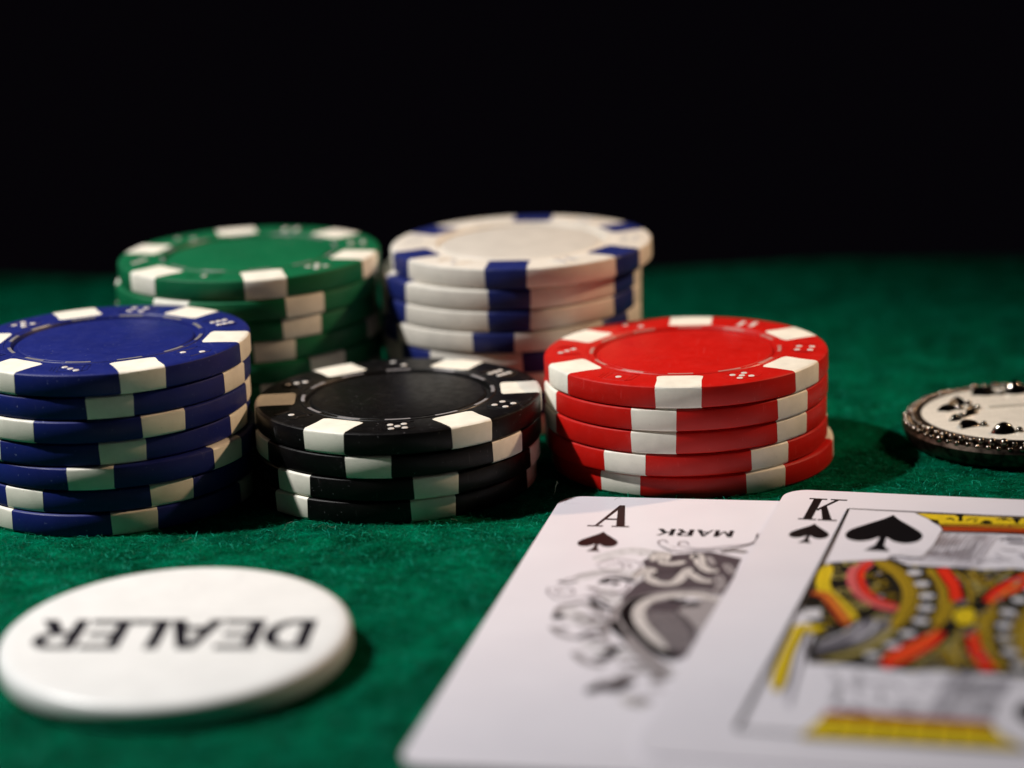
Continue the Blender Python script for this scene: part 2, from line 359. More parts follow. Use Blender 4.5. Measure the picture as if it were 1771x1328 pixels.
for c, ((cx, cy), view, chips) in STACKS.items():
    body = chip_body(c); sp = SPOTB if c == 'white' else SPOT
    emb = {n: die_mesh(n, c, 'pip_grey' if c == 'white' else 'pip') for n in range(1, 7)}; dash = dash_mesh('white' if c == 'white' else c)
    proto = bpy.data.objects.new('poker_chip', None); COL.objects.link(proto); proto.empty_display_size = .01
    obj('chip_body', body, proto)
    inl = inlay_mesh(c)
    for k in range(6): obj('edge_spot', sp, proto, None, R_(60 * k))
    kids = list(proto.children)
    for i, (dx, dy, ang) in enumerate(chips):
        lvl = len(chips) - 1 - i
        if i == 0: ch = proto
        else:
            ch = proto.copy(); COL.objects.link(ch)
            for kd in kids:
                q = kd.copy(); COL.objects.link(q); q.parent = ch
        ch.location = ((cx + dx) * MM, (cy + dy) * MM, (lvl * (CT + .02) + .02) * MM)
        ch.rotation_euler.z = R_(ang + view)
        if i == 0: word = LOOK[c] + ' and dice embossing, topmost in ' + WHERE[c]
        elif lvl == 0: word = LOOK[c] + ', bottom one of ' + WHERE[c]
        else: word = LOOK[c] + ', ' + ORDN[i + 1] + ' in ' + WHERE[c]
        tag(ch, word, 'poker chip', c + ' poker chips in one stack')
    obj('centre_inlay', inl, proto)
    for k in range(6): obj('die_emblem', emb[ORD[c][k]], proto, None, R_(60 * k + 30))
    for k in range(12): obj('ring_dash', dash, proto, None, R_(30 * k))

# ------------------------------------------------------------------ dealer button
def btn():
    root = bpy.data.objects.new('dealer_button', None); COL.objects.link(root); root.empty_display_size = .01
    root.location = (-39.7 * MM, 273.2 * MM, 0.98 * MM); root.rotation_euler = Matrix.Rotation(R_(2.8), 3, 'X').__matmul__(Matrix.Rotation(R_(174.0), 3, 'Z')).to_euler()
    Rb, Tb = 20.15, 3.4
    prof = [(0, Tb), (Rb - 2, Tb), (Rb - 1.1, Tb - .06), (Rb - .55, Tb - .22), (Rb - .18, Tb - .5), (Rb, Tb - .95), (Rb, .9), (Rb - .18, .5), (Rb - .55, .22), (Rb - 1.1, .06), (Rb - 2, 0), (0, 0)]
    obj('button_body', lathe('button_body', prof, 128, 'button', 60), root)
    h, t = 8.8, 1.65
    def arc(cx, cy, rx, ry, a0, a1, n=14): return [(cx + rx * math.cos(R_(a0 + (a1 - a0) * i / n)), cy + ry * math.sin(R_(a0 + (a1 - a0) * i / n))) for i in range(n + 1)]
    def E(P):
        w = 4.9; P.poly([(0, 0), (w, 0), (w, t * .85), (t, t * .85), (t, h / 2 - t * .4), (w * .92, h / 2 - t * .4), (w * .92, h / 2 + t * .4), (t, h / 2 + t * .4), (t, h - t * .85), (w, h - t * .85), (w, h), (0, h)], 'letter'); return w
    def L(P):
        w = 4.7; P.poly([(0, 0), (w, 0), (w, t * .85), (t, t * .85), (t, h), (0, h)], 'letter'); return w
    def D(P):
        w = 5.8; o = arc(w * .42, h / 2, w * .58, h / 2, -90, 90); i = arc(w * .42, h / 2, w * .58 - t, h / 2 - t * .85, 90, -90)
        P.poly([(0, 0)] + o + [(0, h), (0, h / 2 + .001), (t, h / 2 + .001), (t, h - t * .85)] + i + [(t, t * .85), (t, h / 2 - .001), (0, h / 2 - .001)], 'letter'); return w
    def A(P):
        w = 6.6; P.poly([(0, 0), (t * 1.08, 0), (w * .5, h * .80), (w - t * 1.08, 0), (w, 0), (w * .5 + t * .62, h), (w * .5 - t * .62, h)], 'letter')
        P.poly([(w * .22, h * .22), (w * .78, h * .22), (w * .70, h * .39), (w * .30, h * .39)], 'letter'); return w
    def Rr(P):
        w = 5.7; P.poly([(0, 0), (t, 0), (t, h), (0, h)], 'letter')
        top = h; mid = h * .40; o = arc(w * .52, (top + mid) / 2, w * .46, (top - mid) / 2, 90, -90); i = arc(w * .52, (top + mid) / 2, w * .46 - t, (top - mid) / 2 - t * .8, -90, 90)
        P.poly([(t * .9, top)] + o + [(t * .9, mid), (t * .9, mid + t * .8)] + i + [(t * .9, top - t * .8)], 'letter')
        P.poly([(w * .42, mid + .2), (w * .72, mid + .2), (w + .2, 0), (w - t * 1.05, 0)], 'letter'); return w
    x = -16.8
    for ch, fn in zip('DEALER', (D, E, A, L, E, Rr)):
        P = Print(0, .003); w = fn(P)
        o = obj('letter_' + ch.lower(), P.mesh('letter_' + ch.lower(), False), root, (x * .955, -h / 2 + 1.3, Tb + .004)); o.name = 'letter'; o.scale = (.955, .955, 1)
        x += w + (.05 if ch in 'AL' else .42) - (.35 if ch == 'E' and x < -5 else 0)
    tag(root, 'thick round white dealer button with upside-down black lettering, front left', 'dealer button')
btn()

# ------------------------------------------------------------------ playing cards
KING_ART=[
('f','belt',0,[(9.9,29.0),(13.4,27.9),(15.4,27.1),(17.8,26.2),(20.1,28.3),(22.6,29.7),(23.5,29.1),(25.6,29.2),(28.9,30.6),(31.2,29.3),(34.3,28.3),(37.4,62.6),(31.0,62.7),(28.2,62.4),(25.0,63.4),(21.3,62.9),(16.3,62.6),(13.6,62.7),(12.8,58.1),(13.0,52.3),(9.8,46.0)]),
('f','greyd',0,[(17.5,49.0),(20.3,46.4),(21.3,47.1),(21.1,51.7),(18.8,56.2),(14.2,59.5),(13.6,57.6),(15.9,53.5)]),
('s','grey',0.5,[(17.9,49.8),(17.9,53.1),(17.0,55.7)]),
('s','greyl',0.4,[(19.2,48.7),(19.1,52.1),(17.5,55.2)]),
('s','greyl',0.3,[(17.5,49.4),(15.9,53.5),(13.7,56.7)]),
('s','belt',0.3,[(20.0,49.4),(19.3,53.7),(16.2,57.5)]),
('s','yellow',1.7,[(10.7,30.3),(10.8,35.0),(11.6,39.0),(13.8,43.1),(16.8,48.7)]),
('s','dred',1.5,[(10.2,40.4),(12.0,41.2),(14.0,45.3),(16.2,50.5)]),
('s','orange',0.5,[(10.5,39.9),(12.5,41.6),(14.5,45.6),(16.4,50.0)]),
('f','greyl',0,[(10.4,46.3),(12.3,45.6),(12.8,49.0),(10.7,49.7)]),
('f','yellow',0,[(10.7,51.0),(14.1,51.3),(13.0,53.6),(11.2,54.3)]),
('s','pink',2.3,[(15.5,28.0),(14.5,31.1),(14.7,34.8),(16.1,39.2),(18.2,42.4),(21.3,44.9)]),
('s','red',0.7,[(15.7,28.0),(15.0,31.0),(15.3,34.7),(16.5,38.7),(18.4,41.5),(21.3,43.6)]),
('s','gold',2.1,[(16.1,27.9),(18.7,30.4),(21.0,35.1),(22.1,39.9),(22.2,45.2),(21.5,50.8)]),
('s','goldl',1.2,[(21.5,50.8),(20.2,55.6),(17.9,59.6),(15.5,62.0)]),
('s','belt',0.25,[(18.0,28.1),(20.6,32.0),(22.4,37.2),(22.9,41.6),(22.7,46.4),(22.1,51.6),(20.6,56.3)]),
('s','gold',1.7,[(22.8,29.7),(24.8,33.6),(26.0,38.4),(26.5,44.0),(26.1,49.2)]),
('f','red',0,[(23.5,29.6),(25.1,28.9),(27.1,34.1),(28.2,39.8),(26.7,40.9),(25.9,36.2)]),
('s','gold',0.5,[(25.7,29.7),(27.7,33.6),(28.8,38.4),(29.0,41.4)]),
('f','red',0,[(26.6,50.8),(27.6,51.4),(26.8,55.6),(24.8,59.9),(22.5,63.4),(21.4,61.7),(22.0,58.1),(23.8,54.9),(25.4,51.8)]),
('s','orange',0.35,[(26.6,49.1),(25.6,53.4),(24.4,57.2),(22.4,61.1)]),
('s','goldl',0.3,[(28.5,52.9),(26.9,56.8),(25.0,61.4)]),
('s','goldl',0.3,[(29.1,52.0),(27.5,57.1),(25.3,61.8)]),
('f','yellow',0,[(27.4,45.2),(27.8,43.4),(28.7,42.6),(29.8,43.0),(30.2,45.1),(30.3,47.6),(29.3,48.6),(28.2,48.0)]),
('s','gold',0.5,[(27.2,30.9),(27.9,30.3),(28.6,32.0),(27.9,33.1)]),
('s','gold',0.5,[(29.3,34.2),(30.2,32.7),(31.0,33.5),(30.4,35.4)]),
('s','goldl',0.3,[(28.5,33.0),(29.4,35.1),(28.7,36.1),(30.8,34.9)]),
('s','gold',0.6,[(27.4,57.9),(28.0,56.6),(28.9,58.8),(27.9,60.2)]),
('s','gold',0.6,[(28.5,54.5),(29.4,54.8),(29.6,57.5),(29.3,61.1)]),
('s','goldl',0.3,[(27.8,55.4),(28.8,56.1),(30.1,59.8)]),
('d','greyl',0.95,[(21.3,31.4)]),
('d','greyl',0.95,[(22.7,35.3)]),
('d','greyl',0.95,[(23.8,39.4)]),
('d','greyl',0.95,[(24.2,43.5)]),
('d','greyl',0.95,[(24.2,47.8)]),
('d','greyl',0.95,[(23.3,52.2)]),
('d','greyl',0.95,[(22.1,56.0)]),
('d','greyl',0.95,[(20.4,59.5)]),
('o','goldl',0.5,[(12.5,34.2)]),
('o','goldl',0.5,[(14.0,39.5)]),
('o','goldl',0.5,[(13.2,29.4)]),
('o','goldl',0.5,[(16.8,43.9)]),
('o','goldl',0.5,[(19.6,47.4)]),
('o','gold',0.35,[(16.1,33.4)]),
('o','gold',0.35,[(17.6,31.5)]),
('o','gold',0.35,[(17.8,35.2)]),
('o','gold',0.35,[(17.7,38.4)]),
('o','gold',0.35,[(19.7,39.9)]),
('f','white',0,[(9.8,8.3),(18.2,8.4),(20.3,10.7),(22.6,14.8),(22.2,21.3),(21.4,25.8),(17.7,25.6),(17.3,27.2),(11.1,29.3),(10.2,29.9)]),
('f','yellow',0,[(18.4,8.4),(32.5,8.4),(32.7,11.1),(21.8,12.4),(20.3,10.5)]),
('f','dred',0,[(22.3,13.5),(32.9,12.5),(33.0,14.1),(22.8,15.1)]),
('s','orange',0.35,[(22.0,13.0),(32.8,11.8)]),
('s','black',0.5,[(24.1,7.8),(24.5,10.8)]),
('s','black',0.5,[(31.3,8.3),(31.6,10.8)]),
('s','black',0.45,[(27.1,11.4),(27.7,10.1),(28.5,11.2)]),
('s','black',0.45,[(20.6,10.7),(21.4,11.3),(21.8,12.3)]),
('s','belt',0.3,[(22.5,10.4),(23.1,9.8),(23.7,10.9)]),
('s','belt',0.3,[(25.1,10.7),(25.9,9.4),(26.6,9.7)]),
('s','belt',0.3,[(28.9,9.6),(29.7,8.8),(30.7,9.8)]),
('s','grey',0.18,[(9.8,8.0),(32.5,8.4)]),
('s','greyd',0.35,[(30.0,17.3),(30.8,16.5),(33.2,16.4)]),
('s','grey',0.6,[(30.9,17.9),(33.4,18.1)]),
('s','grey',0.25,[(30.1,22.7),(31.0,24.3),(32.3,24.9)]),
('s','grey',0.5,[(33.0,22.2),(33.9,23.8)]),
('s','grey',0.25,[(28.1,26.9),(29.5,24.9),(31.1,25.5)]),
('s','grey',0.2,[(17.8,24.2),(18.8,23.6),(20.3,23.8),(21.1,25.0),(20.6,26.6),(19.3,27.1),(18.1,26.4),(17.7,25.1),(18.1,24.4)]),
('s','grey',0.2,[(18.5,25.2),(19.2,24.4),(20.3,25.1),(19.7,26.1),(18.9,26.0)]),
('d','black',0.55,[(24.1,8.5)]),
('d','black',0.35,[(24.4,10.6)]),
('d','black',0.7,[(27.8,10.8)]),
('d','black',0.6,[(31.4,9.0)]),
('d','black',0.45,[(21.3,11.2)]),
('d','black',0.3,[(26.3,10.5)]),
('d','black',0.3,[(22.9,10.1)]),
('d','black',0.35,[(29.8,9.4)]),
('s','grey',0.15,[(23.0,15.9),(22.4,19.5),(22.3,22.2),(22.0,25.3),(21.2,27.6)]),
('s','grey',0.15,[(23.5,15.9),(22.9,19.4),(22.8,22.1),(22.5,25.2),(21.7,27.5)]),
('s','grey',0.15,[(24.0,15.8),(23.4,19.3),(23.2,22.0),(23.0,25.1),(22.1,27.5)]),
('s','grey',0.15,[(24.5,15.7),(23.9,19.2),(23.7,21.9),(23.4,25.1),(22.6,27.4)]),
('s','grey',0.15,[(24.9,15.6),(24.3,19.1),(24.2,21.9),(23.9,25.0),(23.1,27.3)]),
('s','grey',0.15,[(25.4,15.6),(24.8,19.1),(24.6,21.8),(24.4,24.9),(23.5,27.2)]),
('s','grey',0.15,[(25.9,15.5),(25.3,19.0),(25.1,21.7),(24.9,24.8),(24.0,27.1)]),
('s','grey',0.15,[(26.4,15.4),(25.8,18.9),(25.6,21.6),(25.3,24.8),(24.5,27.1)]),
('s','grey',0.15,[(26.9,15.3),(26.3,18.8),(26.1,21.6),(25.8,24.7),(24.9,27.0)]),
('s','grey',0.15,[(27.3,15.2),(26.8,19.2),(26.4,23.3),(26.0,26.8),(25.3,29.1)]),
('s','grey',0.15,[(27.8,15.2),(27.3,19.1),(26.9,23.2),(26.4,26.7),(25.7,29.0)]),
('s','grey',0.15,[(28.3,15.1),(27.7,19.1),(27.3,23.1),(26.9,26.7),(26.2,28.9)]),
('s','grey',0.15,[(28.8,15.0),(28.2,19.0),(27.8,23.0),(27.4,26.6),(26.6,28.9)]),
('s','grey',0.15,[(29.3,14.9),(28.7,18.9),(28.3,23.0),(27.8,26.5),(27.1,28.8)]),
('s','grey',0.15,[(29.7,14.9),(29.1,18.8),(28.7,22.9),(28.3,26.4),(27.6,28.7)]),
('s','yellow',1.5,[(10.8,51.8),(10.8,55.3),(10.9,61.5),(11.8,71.7)]),
('s','grey',0.25,[(12.0,52.3),(12.8,61.1),(13.3,69.5),(13.7,75.7)]),
('s','grey',0.25,[(10.2,52.6),(10.3,66.2)]),
('s','greyf',0.8,[(16.3,64.5),(17.9,68.7),(18.1,74.2)]),
('s','greyf',0.4,[(18.5,66.7),(21.5,67.4),(23.7,66.4)]),
('s','greyf',0.5,[(19.6,64.5),(20.0,70.2),(21.4,73.0)]),
('s','grey',0.7,[(18.7,74.7),(20.8,75.0),(22.5,75.6)]),
('s','grey',0.7,[(24.8,74.5),(27.1,74.7)]),
('s','greyf',0.4,[(22.7,69.1),(23.1,73.9),(24.3,75.5)]),
('s','greyf',0.3,[(25.1,69.9),(27.4,70.1)]),
('f','dred',0,[(17.9,76.4),(21.4,76.3),(34.7,76.2),(35.6,77.8),(17.8,78.0)]),
('f','yellow',0,[(17.9,78.2),(35.7,78.0),(38.2,83.0),(16.4,83.7)]),
('s','greyf',0.15,[(30.7,64.5),(30.1,69.6),(29.5,75.4)]),
('s','greyf',0.15,[(31.1,64.6),(30.6,69.7),(29.9,75.5)]),
('s','greyf',0.15,[(31.6,64.7),(31.0,69.8),(30.4,75.6)]),
('s','greyf',0.15,[(32.1,64.8),(31.5,69.9),(30.8,75.7)]),
('s','greyf',0.15,[(32.5,64.9),(31.9,70.0),(31.2,75.8)]),
('s','greyf',0.15,[(33.0,65.0),(32.4,70.1),(31.7,75.9)]),
('s','greyf',0.15,[(33.4,65.1),(32.8,70.2),(32.1,76.0)]),
('s','greyf',0.15,[(33.9,65.2),(33.3,70.3),(32.6,76.1)]),
('s','greyf',0.15,[(34.3,65.3),(33.7,70.4),(33.0,76.2)]),
('s','greyf',0.15,[(34.8,65.4),(34.1,70.5),(33.4,76.3)]),
('s','greyf',0.15,[(35.2,65.5),(34.6,70.6),(33.9,76.4)]),
('s','greyf',0.15,[(35.7,65.7),(35.0,70.7),(34.3,76.5)]),
('s','greyf',0.15,[(36.1,65.8),(35.5,70.8),(34.7,76.6)]),
('s','greyf',0.15,[(36.5,65.9),(35.9,70.9),(35.1,76.7)]),
('s','belt',0.4,[(19.6,79.1),(19.5,81.7)]),
('s','belt',0.4,[(22.1,79.1),(22.0,81.7)]),
('s','belt',0.4,[(24.6,79.1),(24.6,81.8)]),
('s','belt',0.4,[(27.0,79.1),(27.2,81.8)]),
('s','belt',0.4,[(29.5,79.1),(29.7,81.8)]),
('s','belt',0.4,[(31.9,79.1),(32.3,81.9)]),
('s','belt',0.4,[(34.4,79.1),(34.8,81.9)])]
ACE_ART=[
('f','inkm',0,[(15.1,25.8),(16.1,24.4),(19.5,22.7),(23.1,21.5),(27.4,23.8),(27.3,26.5),(27.3,33.0),(27.0,37.3),(26.1,37.2),(22.2,35.6),(20.1,36.5),(17.9,38.1),(16.8,40.7),(15.9,43.2),(14.7,39.3),(15.7,34.1),(17.1,31.0),(15.7,27.6)]),
('s','ash',1.7,[(26.7,37.3),(23.7,36.3),(20.0,37.3),(17.0,39.5),(15.5,42.5),(15.6,46.5),(17.0,50.3),(19.1,55.0),(20.9,58.1)]),
('s','ash',1.7,[(16.5,48.6),(18.7,54.1),(21.2,58.8),(24.0,62.7)]),
('s','black',2,[(19.6,38.0),(17.1,39.9),(16.4,42.4),(16.7,45.6),(17.7,48.2),(19.8,52.3),(22.5,56.5),(24.1,58.0)]),
('s','black',2,[(17.4,47.9),(19.5,51.9),(21.8,56.0),(24.5,58.8)]),
('f','inkm',0,[(18.2,43.8),(18.9,40.5),(20.5,39.1),(23.6,40.9),(23.6,45.7),(25.5,50.2),(26.1,53.2),(26.0,57.6),(24.8,58.3),(22.6,54.6),(19.9,48.8)]),
('f','ash',0,[(23.5,39.7),(27.3,37.7),(27.0,43.8),(26.3,51.6),(25.3,49.4),(23.6,45.7),(22.0,43.1)]),
('s','bone',1.5,[(26.9,39.3),(23.9,37.6),(22.4,37.5),(19.7,38.4),(17.9,40.6),(17.6,43.9),(18.6,47.8),(20.7,52.2),(22.8,55.7)]),
('s','black',1,[(20.5,39.2),(21.6,39.6),(22.7,39.3)]),
('s','black',1.6,[(22.6,40.4),(23.5,40.7),(24.4,40.4)]),
('s','bone',1.4,[(15.1,32.2),(15.8,29.3),(16.8,29.2),(17.2,32.3),(18.7,33.8),(20.4,33.3),(21.2,29.3),(21.5,27.9)]),
('s','bone',1.3,[(16.4,25.7),(16.7,23.0),(17.8,23.3),(17.8,26.0),(19.3,26.4),(20.5,25.4)]),
('s','bone',1.4,[(21.3,24.4),(21.8,23.0),(22.7,26.9),(24.1,28.6),(24.9,28.1)]),
('s','bone',1.2,[(21.7,29.7),(23.4,32.1),(24.9,32.4)]),
('s','ash',1.2,[(25.3,30.2),(26.0,33.2),(25.9,35.7)]),
('s','ash',1.1,[(25.6,25.8),(27.0,29.6)]),
('s','ash',0.9,[(23.1,23.3),(24.2,26.4)]),
('s','ink',0.45,[(18.4,31.9),(17.5,31.6),(17.6,29.8),(19.8,29.4),(20.1,28.1)]),
('s','ink',0.3,[(17.4,25.2),(18.3,25.5),(19.4,24.6)]),
('s','ink',0.3,[(21.9,26.6),(23.0,29.1),(24.5,29.6)]),
('s','line',0.18,[(9.6,27.7),(10.6,26.0),(12.3,25.4),(14.6,26.3),(15.3,28.0),(15.3,30.7),(15.1,32.4)]),
('s','line',0.18,[(9.8,28.1),(11.3,29.7),(12.5,29.9),(13.2,28.2),(12.2,26.3)]),
('s','line',0.15,[(10.7,28.0),(11.5,27.5),(13.3,26.9),(14.3,28.6)]),
('s','line',0.25,[(5.9,34.4),(7.2,33.2),(9.0,31.3),(11.2,30.7),(13.7,31.5),(15.3,32.9)]),
('s','black',0.9,[(11.2,34.5),(12.1,32.6),(13.8,32.7),(15.5,33.7)]),
('s','ink',0.6,[(11.8,34.5),(12.6,33.8),(13.5,34.3),(12.8,35.0)]),
('s','ash',0.6,[(9.9,36.1),(11.5,36.2)]),
('s','line',0.3,[(9.9,36.1),(11.7,37.2),(13.7,37.7),(14.9,36.1),(14.6,33.8)]),
('s','line',0.25,[(5.3,36.4),(5.6,38.4),(7.4,40.6),(9.9,39.7),(11.4,38.7),(13.9,38.1),(17.3,35.9)]),
('s','line',0.25,[(5.7,37.2),(6.9,36.2),(8.3,36.9),(8.7,38.4),(7.5,38.9),(6.5,38.2),(7.2,37.2)]),
('s','ink',0.5,[(6.1,34.4),(7.4,34.5),(8.5,34.0)]),
('s','black',1,[(11.3,40.4),(12.6,42.3),(14.7,43.8)]),
('s','ink',0.5,[(10.5,39.5),(12.2,39.9),(13.7,41.8)]),
('s','ash',0.5,[(7.9,46.0),(8.1,43.2),(9.3,42.2),(10.7,41.7),(13.1,44.7),(14.8,48.1)]),
('d','black',0.9,[(8.5,46.5)]),
('s','ink',0.7,[(9.1,50.2),(10.4,50.1)]),
('s','ash',0.5,[(10.2,47.0),(11.4,45.7),(12.9,46.7),(12.5,48.8),(11.1,48.5)]),
('s','ash',0.5,[(8.2,49.6),(9.7,52.1),(11.7,53.1),(12.9,52.2)]),
('s','ash',0.6,[(13.6,48.3),(14.9,48.9),(14.7,50.5)]),
('s','black',1.2,[(15.4,47.3),(16.0,50.0),(17.5,52.5)]),
('s','ink',0.9,[(12.1,53.4),(13.0,51.4),(14.4,50.7)]),
('s','ink',0.8,[(13.8,54.0),(14.0,52.5)]),
('s','ash',0.5,[(13.8,49.0),(15.1,52.0),(14.7,53.9)]),
('s','black',1.2,[(16.4,57.8),(16.9,55.9),(17.8,56.3)]),
('s','ink',1.3,[(15.2,59.0),(16.2,59.5),(16.8,57.4)]),
('s','ash',0.7,[(12.4,57.6),(14.2,60.4),(16.6,61.7)]),
('s','ash',0.6,[(15.1,55.4),(15.9,55.0),(16.7,55.6)]),
('s','ash',0.8,[(18.0,60.7),(19.7,60.2),(21.2,60.9)]),
('s','ash',0.8,[(19.7,63.7),(21.2,62.4),(23.6,63.9)]),
('s','ash',1.2,[(22.9,65.7),(23.4,64.2),(24.4,64.7)]),
('s','ink',1.7,[(16.2,69.6),(17.2,67.6),(18.9,68.2),(19.7,66.7),(20.6,65.6)]),
('s','ash',1,[(16.6,66.4),(18.1,66.3),(19.0,65.0),(19.8,63.4)]),
('s','bone',2,[(20.3,71.7),(21.5,71.3),(23.2,72.2)]),
('s','ash',0.6,[(21.5,72.4),(22.3,70.6),(23.4,71.9)]),
('s','ash',0.6,[(22.6,66.9),(24.3,68.2)]),
('s','line',0.2,[(16.4,19.7),(16.0,18.1),(16.7,17.6),(17.3,18.7)]),
('s','line',0.2,[(18.8,19.5),(18.7,18.2),(19.5,18.0),(20.1,19.1)]),
('s','ink',0.3,[(16.4,19.7),(18.6,21.8),(21.7,21.2),(24.8,20.6),(27.3,18.8),(28.4,17.4)]),
('s','line',0.2,[(18.5,19.6),(21.6,20.5),(24.6,19.4),(27.6,18.1),(28.3,16.2),(28.2,14.1),(29.0,14.4)]),
('s','ink',0.5,[(28.4,16.4),(28.5,14.6)]),
('s','ash',0.7,[(24.5,21.6),(25.9,20.9),(27.8,21.4)]),
('s','ash',0.42,[(18.4,44.3),(22.5,44.1)]),
('s','ash',0.42,[(18.6,45.5),(23.0,45.2)]),
('s','ash',0.42,[(18.8,46.6),(23.5,46.3)]),
('s','ash',0.42,[(19.3,47.8),(24.0,47.5)]),
('s','ash',0.42,[(19.8,48.9),(24.4,48.6)]),
('s','ash',0.42,[(20.3,50.0),(24.9,49.7)]),
('s','ash',0.42,[(20.7,51.1),(25.3,50.8)]),
('s','ash',0.42,[(21.2,52.2),(25.5,51.9)]),
('s','ash',0.42,[(21.7,53.3),(25.7,53.1)]),
('s','ash',0.42,[(22.2,54.4),(25.8,54.2)]),
('s','ash',0.42,[(22.6,55.5),(26.0,55.3)])]

CW, CH_, CTK = 57.8, 90.6, 0.28
def rrect(w, h, r, n=8):
    pts = []
    for cx, cy, a0 in ((w - r, r, -90), (w - r, h - r, 0), (r, h - r, 90), (r, r, 180)):
        for i in range(n + 1): a = R_(a0 + 90 * i / n); pts.append((cx + r * math.cos(a), cy + r * math.sin(a)))
    return pts
def card_sheet():
    p = rrect(CW, CH_, 3.3); n = len(p); V = [(x, -y, 0) for x, y in p] + [(x, -y, CTK) for x, y in p]
    F = [tuple(range(n)), tuple(range(2 * n - 1, n - 1, -1))] + [(i, n + i, n + (i + 1) % n, (i + 1) % n) for i in range(n)]
    return new_mesh('card_sheet', V, F, ['card'])
SHEET = card_sheet()
def spade(P, cx, y0, w, h, k):
    """suit pip: tip at y0, total height h"""
    half = [(0, 0), (.10, .12), (.30, .30), (.46, .46), (.50, .60), (.44, .72), (.30, .77), (.16, .73), (.06, .64)]
    half = spline(half, 5); pts = [(cx + x * w, y0 + y * h) for x, y in half] + [(cx - x * w, y0 + y * h) for x, y in half[::-1][:-1]]
    P.poly(pts, k)
    P.poly([(cx - .04 * w, y0 + .6 * h), (cx + .04 * w, y0 + .6 * h), (cx + .06 * w, y0 + .85 * h), (cx + .17 * w, y0 + h), (cx - .17 * w, y0 + h), (cx - .06 * w, y0 + .85 * h)], k)
def flipP(P, cx, cy):
    """add the same shapes turned half round"""
    q = Print(P.z, P.dz); q.m = P.m; off = P.z - 0
    n = len(P.V); zt = P.z
    P.V += [(2 * cx - x, 2 * cy - y, z + zt) for x, y, z in P.V[:n]]
    P.F += [tuple(i + n for i in f) for f in P.F]; P.K += P.K[:]
    P.z += zt
def flipP2(P, cx, cy):
    n = len(P.V); z0 = min(v[2] for v in P.V); dz = P.z - z0 + P.dz
    P.V = [(x, y, z + dz) for x, y, z in P.V]; P.V += [(2 * cx - x, 2 * cy - y, z - dz) for x, y, z in P.V[:n]]; P.z += dz; P.F += [tuple(i + n for i in f) for f in P.F]; P.K += P.K[:]
def merge(A_, B_):
    n = len(A_.V); A_.V += B_.V; A_.F += [tuple(i + n for i in f) for f in B_.F]; A_.K += [A_.mi(B_.m[k]) for k in B_.K]
def place_card(name, corner, ang, z):
    r = bpy.data.objects.new(name, None); COL.objects.link(r); r.empty_display_size = .01
    r.location = (corner[0] * MM, corner[1] * MM, z * MM); r.rotation_euler.z = R_(ang)
    obj('card_sheet', SHEET, r); return r
def add(P, name, r): return obj(name, P.mesh(name), r, (0, 0, CTK + .002))
def twin(P, name, r):
    a = add(P, name, r); b = a.copy(); COL.objects.link(b); b.parent = r
    b.location = (CW * MM, -CH_ * MM, a.location.z); b.rotation_euler.z = math.pi
def scribble(P, poly_, n, seed, inks, w):
    g = random.Random(seed); xs = [p[0] for p in poly_]; ys = [p[1] for p in poly_]
    def inside(x, y):
        c = False
        for (x0, y0), (x1, y1) in zip(poly_, poly_[1:] + poly_[:1]):
            if (y0 > y) != (y1 > y) and x < (x1 - x0) * (y - y0) / (y1 - y0) + x0: c = not c
        return c
    while n:
        x, y = g.uniform(min(xs), max(xs)), g.uniform(min(ys), max(ys))
        if not inside(x, y): continue
        n -= 1; a = g.uniform(0, 6.28); r = g.uniform(.35, .8); t = g.choice((-1, 1)); q = [(x + r * (1 - k * .13) * math.cos(a + t * k * .8), y + r * (1 - k * .13) * math.sin(a + t * k * .8)) for k in range(g.randint(4, 7))]
        if all(inside(*c) for c in q): P.stroke(q, g.uniform(*w), 'ink_' + g.choice(inks), .4, True, 3)
OUT = dict(ink_bone='ink_ash', ink_ash='ink_ink', ink_gold='ink_belt', ink_yellow='ink_gold', ink_red='ink_orange', ink_pink='ink_red', ink_goldl='ink_belt', ink_dred='ink_orange')
def art(P, L):
    for t, k, w, pts in L:
        k = 'card' if k == 'white' else 'ink_' + k
        if t == 'f':
            P.poly(pts, k)
            if k in OUT: P.stroke(pts + [pts[0]], .2, 'ink_black', 1, False)
        elif t == 's':
            if k in OUT and w >= .5 and len(pts) > 2: P.stroke(pts, w + .32, 'ink_ink')
            P.stroke(pts, w, k)
            if k in OUT and w >= 1.0: P.stroke(pts, .13, OUT[k], .2)
        elif t == 'd': P.disc(pts[0], w, k)
        elif t == 'o': P.ring(pts[0], w * 1.6, w * .7, k)
def serif_A(P, x, y, w, h, k):
    P.poly([(x + w * .12, y + h), (x + w * .50, y), (x + w * .57, y), (x + w * .55, y + h * .17), (x + w * .21, y + h)], k)
    P.poly([(x + w * .50, y), (x + w * .64, y), (x + w * .93, y + h), (x + w * .70, y + h), (x + w * .50, y + h * .16)], k)
    P.poly([(x + w * .28, y + h * .62), (x + w * .74, y + h * .62), (x + w * .76, y + h * .69), (x + w * .25, y + h * .69)], k)
    P.poly([(x - w * .04, y + h * .945), (x + w * .36, y + h * .945), (x + w * .36, y + h), (x - w * .04, y + h)], k)
    P.poly([(x + w * .58, y + h * .945), (x + w * 1.03, y + h * .945), (x + w * 1.03, y + h), (x + w * .58, y + h)], k)
